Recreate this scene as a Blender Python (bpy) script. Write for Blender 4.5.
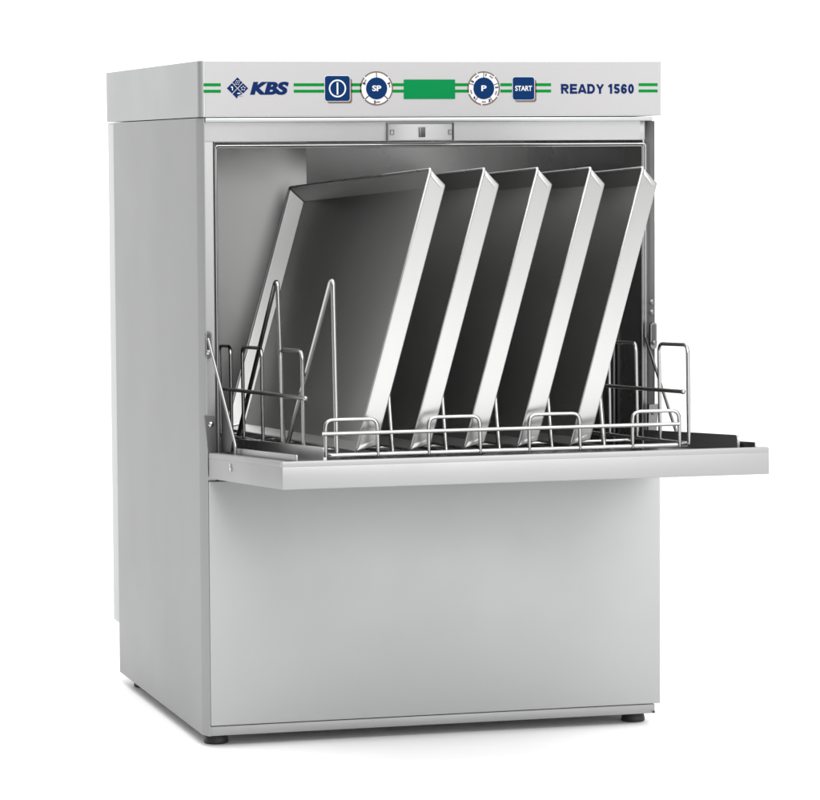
import bpy, bmesh, math, random
from mathutils import Matrix, Vector

for o in list(bpy.data.objects):
    bpy.data.objects.remove(o)
S = bpy.context.scene
COL = S.collection
rad = math.radians
random.seed(4)

# ------------------------------------------------------------------ camera
CAM_LOC = Vector((-0.884, -4.1323, 0.7368))
PITCH, YAW, ROLL = 0.0718, -0.2715, -0.0059
Rz = Matrix.Rotation(YAW, 3, 'Z')
fw = Rz @ Vector((0, math.cos(PITCH), -math.sin(PITCH)))
u0 = Rz @ Vector((0, math.sin(PITCH), math.cos(PITCH)))
r0 = Rz @ Vector((1, 0, 0))
rt = r0 * math.cos(ROLL) + u0 * math.sin(ROLL)
up = u0 * math.cos(ROLL) - r0 * math.sin(ROLL)
M = Matrix((rt, up, -fw)).transposed().to_4x4()
M.translation = CAM_LOC
cam_d = bpy.data.cameras.new('camera')
cam = bpy.data.objects.new('camera', cam_d)
COL.objects.link(cam)
cam.matrix_world = M
cam_d.sensor_width = 36
cam_d.sensor_fit = 'HORIZONTAL'
cam_d.lens = 36 * 3431.4 / 820
cam_d.clip_end = 200
S.camera = cam

# ------------------------------------------------------------------ world: a white photo studio
W = bpy.data.worlds.new('World')
S.world = W
W.use_nodes = True
nt = W.node_tree
N, L = nt.nodes, nt.links
bg = N['Background']
tc = N.new('ShaderNodeTexCoord')
sp = N.new('ShaderNodeSeparateXYZ')
L.new(tc.outputs['Generated'], sp.inputs[0])


def ramp(sock, a, b, lo, hi):
    m = N.new('ShaderNodeMapRange')
    m.interpolation_type = 'SMOOTHSTEP'
    m.inputs[1].default_value, m.inputs[2].default_value = a, b
    m.inputs[3].default_value, m.inputs[4].default_value = lo, hi
    L.new(sock, m.inputs[0])
    return m.outputs[0]


def wadd(a, b):
    m = N.new('ShaderNodeMath')
    m.operation = 'ADD'
    L.new(a, m.inputs[0])
    L.new(b, m.inputs[1])
    return m.outputs[0]


ENV_SIDE, ENV_BACK, ENV_FRONT, ENV_TOP = 0.13, 1.2, 0.75, 1.0
back = ramp(sp.outputs[1], 0.35, 0.97, ENV_SIDE, ENV_SIDE + ENV_BACK)
front = ramp(sp.outputs[1], -0.3, -0.9, 0.0, ENV_FRONT)
# front glow added to the world, strong front right, faded out front left
fx = ramp(sp.outputs[0], -0.32, 0.02, 0.0, 1.0)
mm = N.new('ShaderNodeMath')
mm.operation = 'MULTIPLY'
L.new(front, mm.inputs[0])
L.new(fx, mm.inputs[1])
front = mm.outputs[0]
topl = ramp(sp.outputs[2], 0.25, 0.75, 0.0, ENV_TOP)
L.new(wadd(wadd(back, front), topl), bg.inputs['Strength'])
bg.inputs['Color'].default_value = (1.0, 1.0, 1.0, 1)


# added fill lamps, all out of view
def fill_lamp(name, loc, target, sx, sy, power):
    d = bpy.data.lights.new(name, 'AREA')
    d.shape = 'RECTANGLE'
    d.size, d.size_y = sx, sy
    d.energy = power
    o = bpy.data.objects.new(name, d)
    COL.objects.link(o)
    o.location = loc
    o.rotation_euler = (Vector(target) - Vector(loc)).to_track_quat('-Z', 'Y').to_euler()
    return o


fill_lamp('overhead_fill', (0.3, -0.6, 3.6), (0.3, -0.5, 0), 4.5, 4.0, 60)  # added, unseen: whitens the floor
fill_lamp('front_fill', (2.2, -5.4, 2.5), (0.4, 0, 0.6), 6.5, 4.4, 142)  # added, unseen: brightens tray edges and front faces
fill_lamp('upper_fill', (0.3, -4.3, 3.6), (0.3, -0.3, 0.2), 4.5, 1.8, 135)  # added, unseen: lifts the control panel and the floor in front

S.view_settings.view_transform = 'Standard'
S.view_settings.look = 'None'
S.view_settings.exposure = 0.35
S.view_settings.gamma = 1
S.render.engine = 'CYCLES'
S.cycles.max_bounces = 10
S.cycles.glossy_bounces = 8
S.cycles.diffuse_bounces = 4


# ------------------------------------------------------------------ materials
def mat(name, col, rough=0.4, metal=0.0, brush=None, bump=0.0, rvar=0.0, scale=(1, 1, 1), spec=0.5, cvar=0.0):
    m = bpy.data.materials.new(name)
    m.use_nodes = True
    n, l = m.node_tree.nodes, m.node_tree.links
    b = n['Principled BSDF']
    b.inputs['Base Color'].default_value = (*col, 1)
    b.inputs['Roughness'].default_value = rough
    b.inputs['Metallic'].default_value = metal
    b.inputs['Specular IOR Level'].default_value = spec
    if bump or rvar or cvar:
        t = n.new('ShaderNodeTexCoord')
        mp = n.new('ShaderNodeMapping')
        mp.inputs['Scale'].default_value = scale
        l.new(t.outputs['Object'], mp.inputs['Vector'])
        ns = n.new('ShaderNodeTexNoise')
        ns.inputs['Scale'].default_value = 1.0
        ns.inputs['Detail'].default_value = 4
        l.new(mp.outputs[0], ns.inputs['Vector'])
        if bump:
            bp = n.new('ShaderNodeBump')
            bp.inputs['Strength'].default_value = bump
            bp.inputs['Distance'].default_value = 0.001
            l.new(ns.outputs['Fac'], bp.inputs['Height'])
            l.new(bp.outputs[0], b.inputs['Normal'])
        ns2 = n.new('ShaderNodeTexNoise')
        ns2.inputs['Scale'].default_value = 7.0
        ns2.inputs['Detail'].default_value = 5
        l.new(t.outputs['Object'], ns2.inputs['Vector'])
        if rvar:
            mr = n.new('ShaderNodeMapRange')
            mr.inputs[1].default_value, mr.inputs[2].default_value = 0.3, 0.7
            mr.inputs[3].default_value, mr.inputs[4].default_value = rough - rvar, rough + rvar
            l.new(ns2.outputs['Fac'], mr.inputs[0])
            l.new(mr.outputs[0], b.inputs['Roughness'])
        if cvar:
            mx = n.new('ShaderNodeMix')
            mx.data_type = 'RGBA'
            mx.inputs[6].default_value = (*[c * (1 - cvar) for c in col], 1)
            mx.inputs[7].default_value = (*[min(1, c * (1 + cvar)) for c in col], 1)
            l.new(ns2.outputs['Fac'], mx.inputs[0])
            l.new(mx.outputs[2], b.inputs['Base Color'])
    return m


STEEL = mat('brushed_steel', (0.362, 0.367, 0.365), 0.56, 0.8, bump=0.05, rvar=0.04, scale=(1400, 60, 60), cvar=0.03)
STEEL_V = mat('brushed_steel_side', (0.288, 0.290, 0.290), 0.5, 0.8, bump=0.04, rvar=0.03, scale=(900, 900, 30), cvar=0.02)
INNER = mat('chamber_steel', (0.26, 0.26, 0.258), 0.26, 0.88, rvar=0.03, cvar=0.04)
FRAME = mat('frame_steel', (0.29, 0.29, 0.29), 0.38, 0.9, bump=0.05, rvar=0.06, scale=(60, 900, 900), cvar=0.03)
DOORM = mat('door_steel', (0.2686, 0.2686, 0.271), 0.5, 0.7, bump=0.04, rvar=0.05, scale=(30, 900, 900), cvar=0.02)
DARKST = mat('dark_steel', (0.1343, 0.1343, 0.1343), 0.38, 1, bump=0.05, rvar=0.06, scale=(200, 200, 200), cvar=0.06)
WIRE = mat('polished_wire', (0.37, 0.37, 0.366), 0.22, 1, rvar=0.05, cvar=0.02)
TRAYM = mat('tray_aluminium', (0.465, 0.465, 0.461), 0.34, 0.92, cvar=0.04)
RIMM = mat('tray_rim', (0.4977, 0.4977, 0.4977), 0.30, 1, rvar=0.06, cvar=0.04)
BACKM = mat('back_cover_coating', (0.474, 0.4819, 0.4819), 0.5, 0.0, cvar=0.02)
PANEL = mat('panel_film', (0.30, 0.295, 0.298), 0.45, 0.0, spec=0.3, cvar=0.01)
PANELM = mat('panel_steel', (0.3555, 0.3634, 0.3634), 0.45, 1, bump=0.03, rvar=0.03, scale=(60, 60, 900), cvar=0.02)
RUBBER = mat('black_rubber', (0.02, 0.02, 0.02), 0.55, 0, bump=0.1, rvar=0.08, scale=(300, 300, 300))
BLUE = mat('blue_print', (0.0006, 0.018, 0.075), 0.6, 0, spec=0.05)
NAVY = mat('navy_print', (0.0021, 0.0126, 0.0665), 0.6, 0, spec=0.05)
GREEN = mat('green_print', (0.0, 0.1501, 0.0198), 0.6, 0, spec=0.05)
DISP = mat('green_display', (0.0, 0.1462, 0.0395), 0.6, 0, spec=0.05)
WHITE = mat('white_print', (0.4898, 0.4898, 0.4898), 0.6, 0, spec=0.05)
LINER = mat('door_liner', (0.316, 0.316, 0.316), 0.16, 1, rvar=0.03, cvar=0.04)
REFLECTOR = mat('reflector_steel', (0.44, 0.44, 0.436), 0.33, 1, rvar=0.02, cvar=0.03)  # lighter steel for the added reflecting plate in the chamber
GASKET = mat('seal_steel', (0.3318, 0.3318, 0.3318), 0.3, 1)
TAUPE = mat('taupe_print', (0.1185, 0.0909, 0.0751), 0.5, 0, spec=0.1)
DARK = mat('dark_slot', (0.03, 0.03, 0.032), 0.4, 0.0)
FLOORM = mat('white_studio_floor', (0.9, 0.9, 0.9), 0.75, 0, spec=0.1, cvar=0.005)


# ------------------------------------------------------------------ mesh builder
class MB:
    def __init__(s):
        s.bm = bmesh.new()
        s.mats = []

    def mi(s, m):
        if m not in s.mats:
            s.mats.append(m)
        return s.mats.index(m)

    def faces(s, verts, faces, m, smooth=False):
        i = s.mi(m)
        vs = [s.bm.verts.new(v) for v in verts]
        out = []
        for f in faces:
            try:
                fc = s.bm.faces.new([vs[k] for k in f])
            except ValueError:
                continue
            fc.material_index = i
            fc.smooth = smooth
            out.append(fc)
        return out

    def box(s, x0, x1, y0, y1, z0, z1, m, bev=0.0, seg=2):
        t = bmesh.new()
        bmesh.ops.create_cube(t, size=1)
        for v in t.verts:
            v.co = Vector(((x0 + x1) / 2 + v.co.x * (x1 - x0), (y0 + y1) / 2 + v.co.y * (y1 - y0), (z0 + z1) / 2 + v.co.z * (z1 - z0)))
        if bev:
            bmesh.ops.bevel(t, geom=list(t.edges), offset=bev, segments=seg, affect='EDGES', profile=0.5)
        s.merge(t, m)

    def merge(s, t, m, smooth=False):
        t.verts.index_update()
        s.faces([v.co.copy() for v in t.verts], [[v.index for v in f.verts] for f in t.faces], m, smooth)
        t.free()

    def prism(s, poly, a, b, m, axis='y', smooth=False):
        # poly in the two other axes, extruded from a to b along axis
        def P(p, q):
            return {'y': (p[0], q, p[1]), 'z': (p[0], p[1], q), 'x': (q, p[0], p[1])}[axis]
        n = len(poly)
        v = [P(p, a) for p in poly] + [P(p, b) for p in poly]
        f = [list(range(n)), list(range(2 * n - 1, n - 1, -1))]
        f += [[i, i + n, (i + 1) % n + n, (i + 1) % n] for i in range(n)]
        s.faces(v, f, m, smooth)

    def tube(s, pts, r, m, corner=0.0, closed=False, seg=10, cap=True, ball=False):
        pts = [Vector(p) for p in pts]
        if corner:
            q = []
            n = len(pts)
            for i, p in enumerate(pts):
                if not closed and i in (0, n - 1):
                    q.append(p)
                    continue
                a, b = pts[i - 1], pts[(i + 1) % n]
                da, db = (a - p), (b - p)
                c = min(corner, da.length * 0.49, db.length * 0.49)
                p0, p1 = p + da.normalized() * c, p + db.normalized() * c
                for k in range(6):
                    t = k / 5
                    q.append(p0 * (1 - t) ** 2 + p * 2 * t * (1 - t) + p1 * t * t)
            pts = q
        n = len(pts)
        rings = []
        prev = None
        for i in range(n):
            if closed:
                t = (pts[(i + 1) % n] - pts[i - 1]).normalized()
            else:
                t = (pts[min(i + 1, n - 1)] - pts[max(i - 1, 0)]).normalized()
            if prev is None:
                ref = Vector((0, 0, 1)) if abs(t.z) < 0.9 else Vector((1, 0, 0))
                a = t.cross(ref).normalized()
            else:
                a = (prev - t * prev.dot(t)).normalized()
            prev = a
            b = t.cross(a)
            rings.append([pts[i] + (a * math.cos(2 * math.pi * k / seg) + b * math.sin(2 * math.pi * k / seg)) * r for k in range(seg)])
        v = [p for g in rings for p in g]
        f = []
        for i in range(n if closed else n - 1):
            j = (i + 1) % n
            for k in range(seg):
                f.append([i * seg + k, i * seg + (k + 1) % seg, j * seg + (k + 1) % seg, j * seg + k])
        if cap and not closed:
            f.append([k for k in range(seg)][::-1])
            f.append([(n - 1) * seg + k for k in range(seg)])
        s.faces(v, f, m, True)
        if ball:
            s.sphere(pts[0], r * 1.25, m)

    def sphere(s, c, r, m, sc=(1, 1, 1)):
        t = bmesh.new()
        bmesh.ops.create_uvsphere(t, u_segments=14, v_segments=8, radius=r)
        for v in t.verts:
            v.co = Vector((v.co.x * sc[0], v.co.y * sc[1], v.co.z * sc[2])) + Vector(c)
        s.merge(t, m, True)

    def lathe(s, prof, c, m, seg=28, axis='z'):
        # prof = [(radius, height)]
        v = []
        for r, h in prof:
            for k in range(seg):
                a = 2 * math.pi * k / seg
                p = (r * math.cos(a), r * math.sin(a), h)
                if axis == 'y':
                    p = (p[0], p[2], p[1])
                elif axis == 'x':
                    p = (p[2], p[0], p[1])
                v.append(Vector(p) + Vector(c))
        f = []
        n = len(prof)
        for i in range(n - 1):
            for k in range(seg):
                f.append([i * seg + k, i * seg + (k + 1) % seg, (i + 1) * seg + (k + 1) % seg, (i + 1) * seg + k])
        f.append(list(range(seg))[::-1])
        f.append([(n - 1) * seg + k for k in range(seg)])
        s.faces(v, f, m, True)

    def build(s, name, parent=None, normals=True, auto=True):
        if normals:
            bmesh.ops.recalc_face_normals(s.bm, faces=list(s.bm.faces))
        me = bpy.data.meshes.new(name)
        s.bm.to_mesh(me)
        s.bm.free()
        for m in s.mats:
            me.materials.append(m)
        if auto:
            me.set_sharp_from_angle(angle=rad(40))
        o = bpy.data.objects.new(name, me)
        COL.objects.link(o)
        if parent:
            o.parent = parent
        return o


def tag(o, label=None, cat=None, group=None, kind=None):
    for k, v in (('label', label), ('category', cat), ('group', group), ('kind', kind)):
        if v:
            o[k] = v
    return o


def empty(name, loc=(0, 0, 0)):
    o = bpy.data.objects.new(name, None)
    o.empty_display_size = 0.05
    COL.objects.link(o)
    o.location = loc
    return o


def rrect(cx, cz, w, h, r, n=5):
    out = []
    for (sx, sz, a0) in ((1, -1, -90), (1, 1, 0), (-1, 1, 90), (-1, -1, 180)):
        for k in range(n + 1):
            a = rad(a0 + 90 * k / n)
            out.append((cx + sx * (w / 2 - r) + r * math.cos(a), cz + sz * (h / 2 - r) + r * math.sin(a)))
    return out


def disc(cx, cz, r, n=48):
    return [(cx + r * math.cos(2 * math.pi * k / n), cz + r * math.sin(2 * math.pi * k / n)) for k in range(n)]


# ------------------------------------------------------------------ floor
b = MB()
b.faces([(-30, -30, 0), (30, -30, 0), (30, 30, 0), (-30, 30, 0)], [[0, 1, 2, 3]], FLOORM)
tag(b.build('floor'), kind='structure')

# ------------------------------------------------------------------ dishwasher
WD = 0.60                      # width
ZB, ZT = 0.0155, 0.851         # underside of panels, top
ZP = 0.7824                    # lower edge of the control panel
dw = empty('dishwasher', (0.3, 0.28, 0))
tag(dw, 'stainless steel undercounter dishwasher with its front door folded down open', 'dishwasher')
OFF = Matrix.Translation((-0.3, -0.28, 0))


def part(bld, name, parent=dw, loc=None, rot=None, **k):
    # parts are modelled in world coordinates; parent is the dishwasher empty or another part
    o = bld.build(name, parent, **k)
    if parent is dw:
        o.matrix_parent_inverse = OFF
    if loc:
        o.location = loc
    if rot:
        o.rotation_euler = rot
    return o


# outer side panels: folded sheet with a softened front corner
def side_panel(sign):
    bl = MB()
    X = (lambda x: x) if sign < 0 else (lambda x: WD - x)
    prof = [(0, 0.5655), (0, 0.0185), (0.0004, 0.0172), (0.0054, 0.0032), (0.0062, 0.0016), (0.0072, 0.0012),
            (0.0072, 0.0028), (0.0068, 0.0032), (0.0019, 0.0178), (0.0016, 0.0188), (0.0016, 0.5655)]
    if sign > 0:
        prof = [(0, 0.5655), (0, 0.0330), (0.0016, 0.0330), (0.0016, 0.5655)]
    pr = [(X(p[0]), p[1]) for p in prof]
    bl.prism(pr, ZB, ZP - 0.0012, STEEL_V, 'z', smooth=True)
    return part(bl, 'side_panel')


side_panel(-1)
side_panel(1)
# rear cover, standing a little behind the side panels
b = MB()
b.box(0.001, 0.599, 0.5675, 0.613, 0.083, ZP - 0.0012, BACKM, 0.0015)
part(b, 'back_cover')

# lower front panel and the plinth rail below it
b = MB()
b.box(0.0075, 0.5985, 0.0, 0.0185, 0.0287, 0.3335, STEEL, 0.0012)
part(b, 'front_panel')
b = MB()
b.box(0.0065, 0.5925, 0.004, 0.55, ZB, 0.0275, DOORM, 0.0008)
b.box(0.5893, 0.5922, 0.0025, 0.0045, ZB + 0.0003, ZB + 0.0030, DARK)
part(b, 'plinth')

# feet
for (fx, fy) in ((0.0235, 0.045), (0.577, 0.045), (0.0270, 0.522), (0.577, 0.52)):
    b = MB()
    b.lathe([(0.0085, 0.0155), (0.0090, 0.0142), (0.0112, 0.0138), (0.0136, 0.0110), (0.0150, 0.0060), (0.0155, 0.0025), (0.0150, 0.0008), (0.0138, 0.0)],
            (fx, fy, 0), RUBBER)
    part(b, 'foot')

# wash chamber liner (five inner faces, open to the front), with sheet thickness
b = MB()
cx0, cx1, cy0, cy1, cz0, cz1 = 0.024, 0.583, 0.022, 0.535, 0.255, 0.752
t = 0.002
b.box(cx0 - t, cx0, cy0, cy1, cz0, cz1, INNER)
b.box(cx1, cx1 + t, cy0, cy1, cz0, cz1, INNER)
b.prism([(cy1 - 0.029, cz1 + t), (cy1 + 0.001, cz0 - t), (cy1 + 0.004, cz0 - t), (cy1 - 0.026, cz1 + t)], cx0 - t, cx1 + t, INNER, 'x')
b.box(cx0 - t, cx1 + t, cy0, cy1, cz1, cz1 + t, INNER)
b.box(cx0 - t, cx1 + t, cy0, cy1, cz0 - t, cz0, INNER)
part(b, 'wash_chamber')
b = MB()
b.box(0.5785, 0.5815, 0.125, 0.185, 0.30, 0.58, FRAME, 0.001)
part(b, 'guide_strip')
# added slanted plate, reflects light to brighten the left of the rear wall
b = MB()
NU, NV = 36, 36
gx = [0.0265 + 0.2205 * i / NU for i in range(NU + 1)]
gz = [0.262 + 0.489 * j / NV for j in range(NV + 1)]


def bend(v, start, end, depth):      # edges of the added plate curve back so its reflection fades
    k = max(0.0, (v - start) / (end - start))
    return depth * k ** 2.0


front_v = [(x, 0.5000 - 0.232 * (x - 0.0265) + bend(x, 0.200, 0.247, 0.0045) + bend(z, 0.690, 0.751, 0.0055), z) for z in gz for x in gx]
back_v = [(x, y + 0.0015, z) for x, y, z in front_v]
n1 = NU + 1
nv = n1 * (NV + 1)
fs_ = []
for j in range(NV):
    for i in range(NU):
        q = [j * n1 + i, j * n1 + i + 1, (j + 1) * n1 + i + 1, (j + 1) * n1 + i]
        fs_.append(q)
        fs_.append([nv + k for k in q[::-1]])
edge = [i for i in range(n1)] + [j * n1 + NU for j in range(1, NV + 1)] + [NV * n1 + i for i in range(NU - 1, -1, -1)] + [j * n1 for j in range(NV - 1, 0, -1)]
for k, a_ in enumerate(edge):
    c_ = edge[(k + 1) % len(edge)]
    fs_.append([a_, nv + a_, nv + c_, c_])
b.faces(front_v + back_v, fs_, REFLECTOR, True)
b.tube([(0.0255, 0.470, 0.27), (0.0255, 0.470, 0.62)], 0.003, DARKST)
part(b, 'reflector_plate')

# front frame round the opening: header, two posts, sill
b = MB()
b.box(0.0078, 0.5885, -0.001, 0.02, 0.7762, 0.7813, PANELM, 0.0008)      # bright lip under the control panel
b.prism([(0.008, 0.7762), (0.0095, 0.7525), (0.022, 0.7525), (0.022, 0.7762)], 0.0078, 0.5745, FRAME, 'x')
b.box(0.5745, 0.5825, 0.012, 0.022, 0.7525, 0.7762, FRAME, 0.0005)
# left post: flat face then inner return
b.prism([(0.0078, 0.0070), (0.0185, 0.0072), (0.0215, 0.012), (0.0215, 0.022), (0.0078, 0.022)], 0.334, 0.7522, FRAME, 'z')
# right post: wide bevel facing the opening
b.prism([(0.5958, 0.0125), (0.5975, 0.020), (0.5975, 0.032), (0.5860, 0.032), (0.5860, 0.0225)], 0.334, 0.7760, FRAME, 'z')
b.box(0.0078, 0.5985, 0.006, 0.022, 0.322, 0.3332, FRAME)
part(b, 'front_frame')
b = MB()
b.tube([(0.0235, 0.016, 0.352), (0.0235, 0.016, 0.7475), (0.5845, 0.016, 0.7475), (0.5845, 0.016, 0.352)], 0.0014, GASKET, 0.004)
b.tube([(0.0262, 0.0215, 0.352), (0.0262, 0.0215, 0.7448), (0.5820, 0.0215, 0.7448), (0.5820, 0.0215, 0.352)], 0.0009, GASKET, 0.003)
part(b, 'door_seal')

# magnetic latch plate in the header
b = MB()
zc = 0.7630
pf = []
for k in range(13):
    x = 0.2425 + 0.0825 * k / 12
    pf.append((x, 0.0005 + 0.0055 * (abs(k - 6) / 6) ** 2.2))
pf += [(0.325, 0.014), (0.2425, 0.014)]
b.prism(pf, zc - 0.0098, zc + 0.0098, FRAME, 'z')
b.box(0.2405, 0.2418, 0.004, 0.014, zc - 0.0105, zc + 0.0105, DARKST)
b.box(0.3262, 0.3270, 0.004, 0.014, zc - 0.0105, zc + 0.0115, DARKST)
b.box(0.2400, 0.3272, 0.006, 0.0145, zc + 0.0105, zc + 0.0118, DARKST)
latch = part(b, 'latch_plate')
b = MB()
b.box(0.2800, 0.2882, -0.0010, 0.004, zc - 0.0062, zc + 0.0062, DARK, 0.0006)
b.box(0.2800, 0.2822, -0.0016, 0.003, zc - 0.0062, zc + 0.0062, DARKST, 0.0004)
part(b, 'latch_slot', latch)
for x in (0.2462, 0.3222):
    b = MB()
    b.tube([(x - 0.0022, 0.0035, zc - 0.0028), (x + 0.0022, 0.0035, zc - 0.0028), (x + 0.0022, 0.0035, zc + 0.0028), (x - 0.0022, 0.0035, zc + 0.0028)], 0.0004, DARK, closed=True, seg=6)
    part(b, 'clip', latch)

# ------------------------------------------------------------------ control panel
b = MB()
prof = [(0, 0.6135), (0, 0.010), (0.0010, 0.0045), (0.0042, 0.0006), (0.0070, 0.0), (0.597, 0.0), (0.5995, 0.0008), (0.6005, 0.003), (0.6005, 0.6135)]
b.prism(prof, ZP, ZT, PANELM, 'z', smooth=True)
cp = part(b, 'control_panel')
b = MB()
b.box(0.0078, 0.5965, -0.0006, 0.0005, ZP + 0.001, ZT - 0.001, PANEL, 0.0003, 1)
film = part(b, 'panel_film', cp)
Y0 = -0.0006
ZO = -0.0405                   # measured heights are above a datum 40.5 mm below the floor


def zz(z):
    return z + ZO


def lay(bl, poly, k, m):       # k-th printed layer on the film
    bl.prism(poly, Y0 - 0.0001 * 0, Y0 - 0.00025 * k, m, 'y')


def rect(x0, x1, z0, z1):
    return [(x0, z0), (x1, z0), (x1, z1), (x0, z1)]


def text_into(bl, s, x0, x1, z0, z1, k, m, bold=0.02, shear=0.0, rot=0.0, spacing=1.0):
    cu = bpy.data.curves.new('lettering', 'FONT')
    cu.body = s
    cu.offset = bold
    cu.shear = shear
    cu.space_character = spacing
    cu.extrude = 0
    cu.resolution_u = 6
    ob = bpy.data.objects.new('lettering', cu)
    COL.objects.link(ob)
    dg = bpy.context.evaluated_depsgraph_get()
    me = bpy.data.meshes.new_from_object(ob.evaluated_get(dg))
    bpy.data.objects.remove(ob)
    bpy.data.curves.remove(cu)
    vs = [v.co.copy() for v in me.vertices]
    ax, bx = min(v.x for v in vs), max(v.x for v in vs)
    az, bz = min(v.y for v in vs), max(v.y for v in vs)
    cx, cz = (x0 + x1) / 2, (z0 + z1) / 2
    out = []
    ca, sa = math.cos(rot), math.sin(rot)
    for v in vs:
        x = ((v.x - ax) / (bx - ax) - 0.5) * (x1 - x0)
        z = ((v.y - az) / (bz - az) - 0.5) * (z1 - z0)
        out.append((cx + x * ca - z * sa, Y0 - 0.00025 * k, cz + x * sa + z * ca))
    fs = []
    for p in me.polygons:
        idx = list(p.vertices)
        q = [out[i] for i in idx]
        nn = (Vector(q[1]) - Vector(q[0])).cross(Vector(q[2]) - Vector(q[0]))
        fs.append(idx if nn.y <= 0 else idx[::-1])
    bl.faces(out, fs, m)
    bpy.data.meshes.remove(me)


# strokes for the hand-built block letters: unit height, polylines with arcs
def arc(cx, cz, rx, rz, a0, a1, n=10):
    return [(cx + rx * math.cos(rad(a0 + (a1 - a0) * k / n)), cz + rz * math.sin(rad(a0 + (a1 - a0) * k / n))) for k in range(n + 1)]


def glyph(c, t):
    h = t / 2
    u = 1 - h
    if c == 'K':
        return 0.78, [[(h, 0), (h, 1)], [(h, 0.36), (0.66, 1.0)], [(0.30, 0.50), (0.68, 0.0)]]
    if c == 'B':
        return 0.74, [[(h, 0), (h, 1)], [(0, u), (0.42, u)] + arc(0.42, 0.755, 0.19, u - 0.755, 90, -90) + [(0, 0.51)],
                      [(0, 0.51), (0.44, 0.51)] + arc(0.44, (0.51 + h) / 2, 0.22, (0.51 - h) / 2, 90, -90) + [(0, h)]]
    if c == 'S':
        return 0.72, [arc(0.36, 0.735, 0.36 - h, u - 0.735, 12, 180) + arc(0.36, 0.735, 0.36 - h, 0.225, 190, 240, 5)[0:] +
                      arc(0.36, 0.275, 0.36 - h, 0.225, 60, -10, 6) + arc(0.36, 0.275, 0.36 - h, 0.275 - h, -10, -170, 12)]
    if c == 'R':
        return 0.74, [[(h, 0), (h, 1)], [(0, u), (0.42, u)] + arc(0.42, 0.70, 0.70 - 0.42 - h + 0.02, u - 0.70, 90, -90) + [(0, 0.70 - (u - 0.70))],
                      [(0.36, 0.44), (0.63, 0.0)]]
    if c == 'E':
        return 0.66, [[(h, 0), (h, 1)], [(0, u), (0.64, u)], [(0, 0.51), (0.60, 0.51)], [(0, h), (0.66, h)]]
    if c == 'A':
        return 0.76, [[(h * 0.6, 0), (0.37, 1)], [(0.76 - h * 0.6, 0), (0.39, 1)], [(0.15, 0.27), (0.61, 0.27)]]
    if c == 'D':
        return 0.72, [[(h, 0), (h, 1)], [(0, u), (0.34, u)] + arc(0.34, 0.5, 0.38 - h, 0.5 - h, 90, -90, 14) + [(0, h)]]
    if c == 'Y':
        return 0.74, [[(0.10, 1), (0.37, 0.46)], [(0.64, 1), (0.37, 0.46)], [(0.37, 0.54), (0.37, 0)]]
    if c == '1':
        return 0.50, [[(0.34, 0), (0.34, 1)], [(0.10, 0.74), (0.24, 0.80), (0.33, 0.97)]]
    if c == '5':
        return 0.58, [[(0.53, u), (0.18, u), (0.12, 0.50)], arc(0.28, 0.32, 0.30 - h, 0.32 - h, 140, -160, 16)]
    if c == '6':
        return 0.58, [arc(0.29, 0.32, 0.29 - h, 0.32 - h, 0, 360, 20), arc(0.31, 0.52, 0.31 - h, 0.48 - h, 205, 28, 14)]
    if c == '0':
        return 0.57, [arc(0.285, 0.5, 0.285 - h, 0.5 - h, 0, 360, 26)]
    return 0.16, []


def strokes_into(bl, text, x0, x1, z0, z1, k, m, t, gap=0.09, shear=0.0):
    pl, pen = [], 0.0
    for c in text:
        w, st = glyph(c, t)
        pl += [[(pen + p[0] + shear * p[1], p[1]) for p in q] for q in st]
        pen += w + gap
    tot = pen - gap + shear
    hgt = z1 - z0
    for i, q in enumerate(pl):
        q = [Vector((p[0] / tot * (x1 - x0), p[1] * hgt)) for p in q]
        left, right = [], []
        hw = t * hgt / 2
        n = len(q)
        closed = (q[0] - q[-1]).length < 1e-5
        for j in range(n):
            a = q[j - 1] if j else (q[-2] if closed else q[0])
            c = q[j + 1] if j < n - 1 else (q[1] if closed else q[-1])
            d0, d1 = q[j] - a, c - q[j]
            d0 = d0.normalized() if d0.length > 1e-7 else d1.normalized()
            d1 = d1.normalized() if d1.length > 1e-7 else d0
            d = (d0 + d1).normalized()
            nn = Vector((-d.y, d.x)) * hw / max(0.6, d.dot(d1))
            left.append(q[j] + nn)
            right.append(q[j] - nn)
        y = Y0 - 0.00025 * k - 0.00003 * (i % 4)
        v = [(x0 + p.x, y, z0 + min(max(p.y, 0), hgt)) for p in left + right]
        bl.faces(v, [[j, n + j, n + j + 1, j + 1] for j in range(n - 1)], m)


# green double stripes
for (x0, x1) in ((0.0063, 0.0276), (0.1196, 0.1590), (0.1930, 0.2060), (0.2460, 0.2606), (0.3270, 0.3440), (0.3862, 0.4016), (0.4325, 0.4530), (0.5696, 0.5951)):
    b = MB()
    for z in (0.8623, 0.8544):
        lay(b, rect(x0, x1, zz(z) - 0.00185, zz(z) + 0.00185), 1, GREEN)
    part(b, 'double_stripe', cp)

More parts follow.
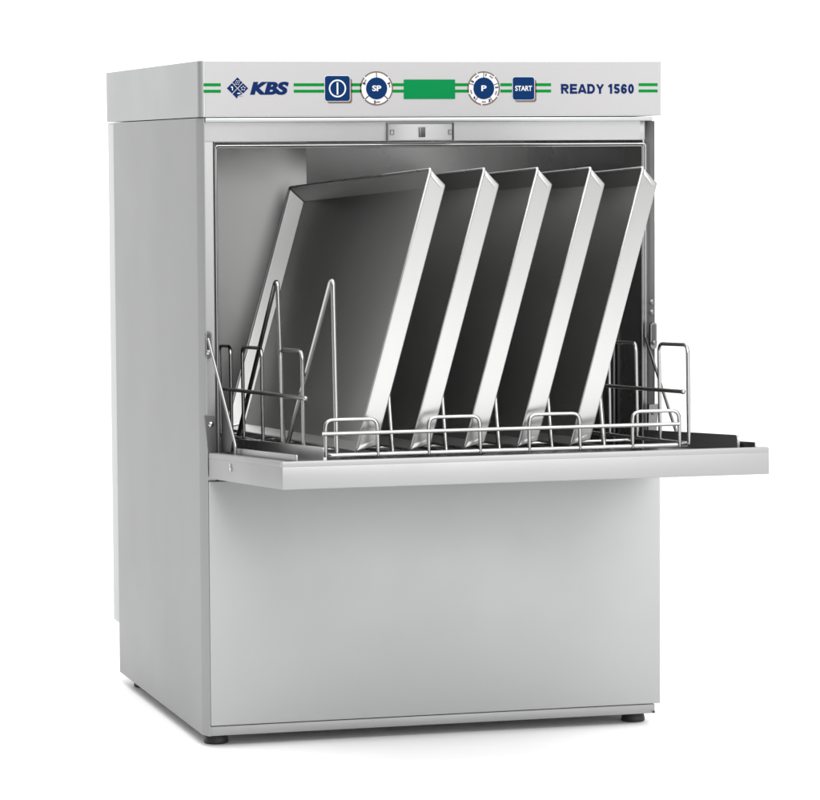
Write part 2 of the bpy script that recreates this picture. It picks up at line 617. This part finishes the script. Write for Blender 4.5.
# diamond emblem: four tilted squares with small pale pictograms
b = MB()
ex, ez, h = 0.0486, zz(0.8580), 0.00705
for (dx, dz) in ((0, 1), (1, 0), (-1, 0)):
    c0, c1 = ex + dx * h, ez + dz * h
    e = h * 0.90
    lay(b, [(c0 - e, c1), (c0, c1 - e), (c0 + e, c1), (c0, c1 + e)], 1, NAVY)
c0, c1, e = ex, ez - h, h * 0.90
lay(b, [(c0 - e, c1), (c0 - 0.1 * e, c1 - 0.9 * e), (c0 + 0.05 * e, c1 - 0.35 * e), (c0 + 0.75 * e, c1 - 0.1 * e), (c0 + 0.95 * e, c1 + 0.05 * e), (c0, c1 + e)], 1, NAVY)
for k in range(3):
    lay(b, disc(c0 + (0.25 + 0.32 * k) * e, c1 - 0.42 * e, 0.0005, 10), 1, NAVY)
for q in range(3):             # top: waves
    for w in range(3):
        x, z = ex + (q - 1) * 0.0021 + (w - 1) * 0.0010, ez + h + (w - 1) * 0.0021 - (q - 1) * 0.0002
        lay(b, disc(x, z, 0.00055, 10), 2, WHITE)
for a in range(5):             # right: flower
    an = rad(90 + 72 * a)
    lay(b, disc(ex + h + 0.0022 * math.cos(an), ez + 0.0022 * math.sin(an), 0.0007, 10), 2, WHITE)
lay(b, [(ex - h - 0.0014, ez + 0.0022), (ex - h + 0.0012, ez + 0.0022), (ex - h + 0.0012, ez - 0.0026), (ex - h + 0.0002, ez - 0.0026), (ex - h + 0.0002, ez + 0.0008), (ex - h - 0.0014, ez + 0.0010)], 2, WHITE)
lay(b, [(c0 - 0.1 * e, c1 + 0.05 * e), (c0 + 0.65 * e, c1 + 0.05 * e), (c0 + 0.4 * e, c1 + 0.25 * e), (c0 - 0.0 * e, c1 + 0.22 * e)], 2, WHITE)
part(b, 'diamond_emblem', cp)

# bold slanted maker's letters
b = MB()
for dx, k in ((-0.0005, 1), (0.0005, 1.2)):
    text_into(b, 'KBS', 0.0647 + dx, 0.1130 + dx, zz(0.8499), zz(0.8661), k, NAVY, bold=0.045, shear=0.22, spacing=1.03)
part(b, 'emblem_lettering', cp, normals=False)


def square_key(name, x0, x1, z0, z1, m):
    bl = MB()
    w, hh = x1 - x0, z1 - z0
    cx, cz = (x0 + x1) / 2, (z0 + z1) / 2
    lay(bl, rrect(cx + 0.0030, cz - 0.0030, w, hh, 0.0032), 1, TAUPE)
    lay(bl, rrect(cx, cz, w + 0.0012, hh + 0.0012, 0.0036), 2, WHITE)
    lay(bl, rrect(cx, cz, w, hh, 0.0032), 3, m)
    return bl, cx, cz


def ring(bl, cx, cz, r0, r1, k, m, a0=0, a1=360, n=48):
    v, f = [], []
    full = abs(a1 - a0) >= 360
    for i in range(n + (0 if full else 1)):
        a = rad(a0 + (a1 - a0) * i / n)
        for r in (r0, r1):
            v.append((cx + r * math.cos(a), Y0 - 0.00025 * k, cz + r * math.sin(a)))
    c = len(v) // 2
    for i in range(n):
        j = (i + 1) % c
        f.append([2 * i, 2 * i + 1, 2 * j + 1, 2 * j])
    bl.faces(v, f, m)


b, cx, cz = square_key('power', 0.1592, 0.1910, zz(0.8423), zz(0.8732), BLUE)
ring(b, cx, cz, 0.0092, 0.0110, 4, WHITE)
lay(b, rect(cx - 0.0010, cx + 0.0010, cz - 0.0076, cz + 0.0076), 4, WHITE)
part(b, 'power_button', cp)
b, cx, cz = square_key('start', 0.4023, 0.4306, zz(0.8435), zz(0.8718), BLUE)
text_into(b, 'START', cx - 0.0111, cx + 0.0111, cz - 0.0032, cz + 0.0034, 4, WHITE, bold=0.025, spacing=1.0)
part(b, 'start_button', cp)


def dial(cx, cz, R, letter, lw, spokes, gaps, marks):
    bl = MB()
    lay(bl, disc(cx, cz, R), 1, TAUPE)
    lay(bl, disc(cx, cz, R - 0.0019), 2, WHITE)
    for a in gaps:
        c, s_ = math.cos(rad(a)), math.sin(rad(a))
        p = [(R - 0.0026, -0.0007), (R + 0.0002, -0.0007), (R + 0.0002, 0.0007), (R - 0.0026, 0.0007)]
        lay(bl, [(cx + u * c - v * s_, cz + u * s_ + v * c) for u, v in p], 3, WHITE)
    r = R * 0.635
    for a, m in spokes:
        c, s_ = math.cos(rad(a)), math.sin(rad(a))
        p = [(r - 0.001, -0.0006), (R - 0.0012, -0.0006), (R - 0.0012, 0.0006), (r - 0.001, 0.0006)]
        lay(bl, [(cx + u * c - v * s_, cz + u * s_ + v * c) for u, v in p], 3, m)
    lay(bl, disc(cx, cz, r), 4, BLUE)
    text_into(bl, letter, cx - lw, cx + lw, cz - 0.0034, cz + 0.0037, 5, WHITE, bold=0.03)
    for (a, txt, m, w, hgt) in marks:
        rr = R * 0.80
        x, z = cx + rr * math.cos(rad(a)), cz + rr * math.sin(rad(a))
        if txt:
            text_into(bl, txt, x - w / 2, x + w / 2, z - hgt * 0.6, z + hgt * 0.6, 3, m, bold=0.07, rot=rad(a - 90) if abs(a - 270) > 80 else 0)
        else:
            for q in (-1, 0, 1):
                x2, z2 = cx + rr * math.cos(rad(a + q * 6)), cz + rr * math.sin(rad(a + q * 6))
                lay(bl, disc(x2, z2, w * 0.27, 8), 3, m)
    return bl


b = dial(0.2253, zz(0.8578), 0.0213, 'SP', 0.0058, ((90, TAUPE), (222, NAVY), (318, NAVY)), (42, 138, 222, 318),
         ((160, '3', NAVY, 0.0027, 0.0034), (150, '', TAUPE, 0.0036, 0.003), (22, '1', NAVY, 0.0016, 0.003), (12, '', TAUPE, 0.0036, 0.003),
          (262, '2', NAVY, 0.0027, 0.0034), (276, '', TAUPE, 0.0036, 0.003)))
part(b, 'selector_dial', cp)
b = dial(0.3643, zz(0.8578), 0.0213, 'P', 0.0034, ((90, TAUPE), (18, TAUPE), (162, TAUPE), (234, TAUPE), (306, TAUPE)), (46, 115, 198, 262, 330),
         ((80, '1', NAVY, 0.0014, 0.003), (55, '', TAUPE, 0.0036, 0.003), (4, '2', NAVY, 0.0027, 0.0034), (340, '', TAUPE, 0.0036, 0.003),
          (296, '3', NAVY, 0.0027, 0.0034), (270, '', TAUPE, 0.0036, 0.003), (223, '4', NAVY, 0.0027, 0.0034), (195, '', TAUPE, 0.0036, 0.003),
          (150, '5', NAVY, 0.0027, 0.0034), (122, '', TAUPE, 0.0036, 0.003)))
part(b, 'selector_dial', cp)
b = MB()
lay(b, rrect(0.2937, zz(0.8567), 0.0666, 0.0242, 0.0008, 2), 2, DISP)
part(b, 'display', cp)
b = MB()
strokes_into(b, 'READY 1560', 0.4659, 0.5636, zz(0.8509), zz(0.8632), 1, NAVY, 0.24, gap=0.06)
part(b, 'model_lettering', cp, normals=False)

# ------------------------------------------------------------------ open door
TILT = 0.0568
ZD = 0.3375
door_mat = Matrix.Translation((0, 0, ZD)) @ Matrix.Rotation(-TILT, 4, 'X')


def door_part(bl, name, parent, **k):
    return bl.build(name, parent, **k)


b = MB()
DX0, DX1, DL, DT = 0.0073, 0.5927, 0.3945, 0.0317
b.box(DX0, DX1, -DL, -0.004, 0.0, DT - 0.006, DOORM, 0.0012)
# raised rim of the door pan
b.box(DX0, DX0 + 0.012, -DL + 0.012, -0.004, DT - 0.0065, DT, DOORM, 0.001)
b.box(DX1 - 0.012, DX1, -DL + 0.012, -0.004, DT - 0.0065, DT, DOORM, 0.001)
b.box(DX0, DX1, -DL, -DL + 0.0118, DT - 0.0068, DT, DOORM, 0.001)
door = b.build('door', dw)
door.matrix_parent_inverse = OFF
door.matrix_basis = door_mat
b = MB()
b.box(DX0 + 0.0125, DX1 - 0.0125, -DL + 0.0125, -0.006, DT - 0.0068, DT - 0.0045, LINER)
b.build('inner_panel', door)


# rack rails standing on the inner face
def rail(x0, x1, yf, yb, h0, m, bl=None):
    bl = MB()
    pr = [(yf, DT - 0.006)]
    for k in range(6):
        a = rad(90 - 18 * k)
        pr.append((yf + 0.006 - 0.006 * math.sin(a), DT + h0 - 0.006 + 0.006 * math.cos(a) * 1.0))
    pr += [(yb, DT + h0), (yb, DT - 0.006)]
    bl.prism(pr, x0, x1, m, 'x')
    return bl


rail(0.0685, 0.0725, -0.342, 0.105, 0.0135, RIMM).build('rack_rail', door)
rail(0.5735, 0.5765, -0.342, -0.01, 0.0135, FRAME).build('rack_rail', door)
b = MB()
b.box(0.0280, 0.0300, -0.377, -0.03, DT - 0.006, DT + 0.0068, FRAME, 0.0006)
b.build('inner_lip', door)
b = MB()
b.box(0.5800, 0.5815, -0.381, -0.03, DT - 0.006, DT + 0.0058, DARKST, 0.0006)
b.build('inner_lip', door)
b = MB()
b.lathe([(0.0050, 0.0), (0.0050, -0.0012), (0.0034, -0.0020), (0.001, -0.0022)], (DX0, -0.1310, 0.0175), WIRE, 20, 'x')
b.build('door_bolt', door)

# hinge brackets, slotted guides and stay arms on both sides
for sgn in (-1, 1):
    X = (lambda x: x) if sgn < 0 else (lambda x: WD - x)
    b = MB()
    pl = [(X(0.0035), 0.415), (X(0.0165), 0.4145), (X(0.0180), 0.372), (X(0.0075), 0.368)]
    b.prism(pl, -0.0005, 0.006, DARKST, 'y')
    br = part(b, 'hinge_bracket')
    b = MB()
    b.lathe([(0.0034, 0.0), (0.0034, -0.0018), (0.0022, -0.0026), (0.0006, -0.0028)], (X(0.0110), -0.0005, 0.4045), WIRE if sgn < 0 else DARKST, 16, 'y')
    part(b, 'bracket_bolt', br)
    b = MB()
    cxx = X(0.0095)
    b.prism(rrect(cxx, 0.5025, 0.0085, 0.034, 0.0042), 0.0015, 0.0075, DARKST, 'y')
    b.prism(rrect(cxx, 0.5040, 0.0048, 0.026, 0.0023), 0.0010, 0.0035, DARK, 'y')
    g = part(b, 'stay_guide')
    b = MB()
    b.lathe([(0.0032, 0.0), (0.0032, -0.002), (0.002, -0.003), (0.0006, -0.0032)], (cxx, 0.0010, 0.4935), WIRE if sgn < 0 else DARKST, 16, 'y')
    part(b, 'guide_bolt', g)
    b = MB()
    if sgn < 0:
        p0, p1 = Vector((0.0085, -0.002, 0.5105)), Vector((0.0235, -0.082, 0.385))
    else:
        p0, p1 = Vector((0.5850, 0.020, 0.5020)), Vector((0.5785, -0.115, 0.388))
    b.tube([p0, p1, p1 + Vector((0, -0.002, -0.03))], 0.0019, DARKST if sgn > 0 else GASKET, 0.006)
    part(b, 'stay_arm')
b = MB()
b.prism([(-0.004, 0.440), (-0.004, 0.3705), (-0.054, 0.3745), (-0.066, 0.3905)], 0.0235, 0.0250, RUBBER, 'x')  # plain black triangular plate beside the left post
part(b, 'black_plate')
for z in (0.532, 0.545):
    b = MB()
    b.lathe([(0.0036, 0.0), (0.0036, -0.002), (0.002, -0.003), (0.0006, -0.0032)], (0.5925, 0.0150, z), DARKST, 16, 'y')
    part(b, 'frame_bolt')

# ------------------------------------------------------------------ wire rack
RT = rad(2.2)
YF, ZF = -0.345, 0.3930
rack = empty('dish_rack', (0, 0, 0))
tag(rack, 'shiny wire rack with looped sides slid out on the open door', 'dish rack')
rack.matrix_world = Matrix.Translation((0, YF, ZF)) @ Matrix.Rotation(-RT, 4, 'X')
XL, XR, SB = 0.080, 0.515, 0.62
A = rad(16.3)
b = MB()
b.tube([(0.0726, 0, 0), (0.5012, 0, 0), (XR, 0.014, 0), (XR, SB, 0), (XL, SB, 0), (XL, 0.010, 0)], 0.0025, WIRE, 0.012, closed=True)
for k in (2, 4, 5):
    b.tube([(XL, 0.1 * k + 0.02, -0.0035), (XR, 0.1 * k + 0.02, -0.0035)], 0.0018, WIRE)
for i in range(6):
    x = 0.0845 + 0.0645 * i + (0.0085 if i else 0)
    b.tube([(x, 0.002, -0.001), (x, SB, -0.001)], 0.0019, WIRE)
part_o = b.build('base_frame', rack)

b = MB()
for (x0, x1) in ((0.0698, 0.1315), (0.1922, 0.2541), (0.3136, 0.3755), (0.4402, 0.4985)):
    b.tube([(x0, -0.001, -0.002), (x0, -0.001, 0.0405), (x1, -0.001, 0.0405), (x1, -0.001, -0.002)], 0.0022, WIRE, 0.010)
b.tube([(0.0655, -0.0045, 0.0248), (0.4970, -0.0045, 0.0248)], 0.0024, WIRE)
b.build('front_guard', rack)


def side_guard(x, loops, s0, wx):
    bl = MB()
    for (a, c) in loops:
        bl.tube([(x, a, 0.0), (x, a, 0.1170), (x, c, 0.1170), (x, c, 0.0)], 0.0023, WIRE, 0.012)
    bl.tube([(wx, s0, 0.0617), (wx, SB, 0.0617)], 0.0025, WIRE, ball=True)
    return bl


side_guard(XL, ((0.146, 0.253), (0.358, 0.466), (0.536, 0.602)), 0.113, XL - 0.0048).build('side_guard', rack)
side_guard(XR, ((0.012, 0.112), (0.196, 0.300), (0.384, 0.490)), 0.016, XR - 0.0048).build('side_guard', rack)


def xoff(i, h):
    h1 = 0.075
    return 0.0 if i == 0 else max(0.0, h - h1) * math.tan(A)


for i in range(6):
    x = 0.0845 + 0.0645 * i + (0.0085 if i else 0)
    fs = 0.024 if i else 0.0
    for (s0, s1, s2, s3) in ((0.006 + fs, 0.010 + 2.6 * fs, 0.020 + 2.6 * fs, 0.250), (0.268, 0.285, 0.296, 0.520)):
        H = 0.199
        pts = []
        n = 10
        for k in range(n + 1):
            h = H * k / n
            pts.append((x + xoff(i, h), s0 + (s1 - s0) * k / n, h))
        for k in range(n, -1, -1):
            h = H * k / n
            pts.append((x + xoff(i, h), s2 + (s3 - s2) * (1 - k / n), h))
        # smooth the tight bend at the top
        b = MB()
        b.tube(pts, 0.0027, WIRE, 0.006)
        b.build('tray_divider', rack)

# ------------------------------------------------------------------ baking trays
TL, TH, TD, FL = 0.692, 0.336, 0.0245, 0.012


def tray_mesh(th=0.0010):
    bl = MB()

    def loop(x, ins, rr, n=4):
        pts = []
        for (sy, sz, a0) in ((1, -1, -90), (1, 1, 0), (-1, 1, 90), (-1, -1, 180)):
            for k in range(n + 1):
                a = rad(a0 + 90 * k / n)
                iy = ins * 0.55 if sy < 0 else ins * 0.2
                cy = TL / 2 + sy * (TL / 2 - iy - rr)
                cz_ = TH / 2 + sz * (TH / 2 - ins - rr)
                pts.append((x, cy + rr * math.cos(a), cz_ + rr * math.sin(a)))
        return pts
    # outside from rim to floor, then inside back to the rim
    loops = [loop(0, 0, 0.002), loop(TD - 0.0016, FL * 0.94, 0.002), loop(TD - 0.0005, FL * 0.99, 0.002), loop(TD, FL + 0.0012, 0.002)]
    ins = [loop(TD - th, FL + 0.0012, 0.002), loop(TD - 0.0005 - th, FL * 0.99 + th, 0.002), loop(TD - 0.0016 - th, FL * 0.94 + th, 0.002), loop(0, th, 0.002)]
    n = len(loops[0])
    v = [p for l_ in loops + ins for p in l_]
    f = []
    for i in range(7):
        if i == 3:
            continue
        for k in range(n):
            f.append([i * n + k, i * n + (k + 1) % n, (i + 1) * n + (k + 1) % n, (i + 1) * n + k])
    f.append([3 * n + k for k in range(n)])
    f.append([4 * n + k for k in range(n)][::-1])
    for k in range(n):
        f.append([7 * n + k, 7 * n + (k + 1) % n, (k + 1) % n, k])
    bl.faces(v, f, TRAYM, False)
    # folded corner laps at the outside corners
    return bl, loop


tray = empty('baking_tray')
bl, lp = tray_mesh()
bl.build('pan', tray, normals=False)
b = MB()
b.tube(lp(0.0005, 0.0, 0.004), 0.0017, RIMM, closed=True, seg=8)
b.build('rim', tray)
for (z0, z1, sg) in ((TH - 0.013, TH - 0.001, 1), (0.001, 0.013, -1)):
    b = MB()
    zt = TH if sg > 0 else 0
    b.faces([(0.001, -0.0012, zt - sg * 0.001), (0.0215, FL * 0.54 - 0.0014, zt - sg * 0.013), (0.0190, FL * 0.47 - 0.0016, zt - sg * 0.017), (0.003, -0.0002, zt - sg * 0.0075),
             (0.001, 0.0008, zt - sg * 0.001), (0.0215, FL * 0.54 + 0.0006, zt - sg * 0.013), (0.0190, FL * 0.47 + 0.0006, zt - sg * 0.017), (0.003, 0.0018, zt - sg * 0.0075)],
            [[0, 1, 2, 3], [7, 6, 5, 4], [0, 4, 5, 1], [1, 5, 6, 2], [2, 6, 7, 3], [3, 7, 4, 0]], TRAYM)
    b.build('corner_fold', tray)
LABELS = ['leftmost leaning metal baking tray, its whole dark inside in view above the rack',
          'second baking tray from the left, leaning just behind the fully visible one',
          'middle one of the five leaning baking trays in the wire rack',
          'fourth leaning baking tray from the left, next to the rightmost one',
          'rightmost leaning baking tray, its pale edge crossing the right door post']
RX = Matrix.Rotation(-RT, 4, 'X')
for i in range(5):
    if i == 0:
        o = tray
    else:
        o = tray.copy()
        COL.objects.link(o)
        for ch in tray.children:
            c = ch.copy()
            COL.objects.link(c)
            c.parent = o
    tag(o, LABELS[i], 'baking tray', 'baking trays leaning in the rack')
    base = Matrix.Translation((0, YF, ZF)) @ RX @ Matrix.Translation((0.107 + 0.0647 * i, 0.006, 0.0036))
    o.matrix_world = base @ Matrix.Rotation(A, 4, 'Y')
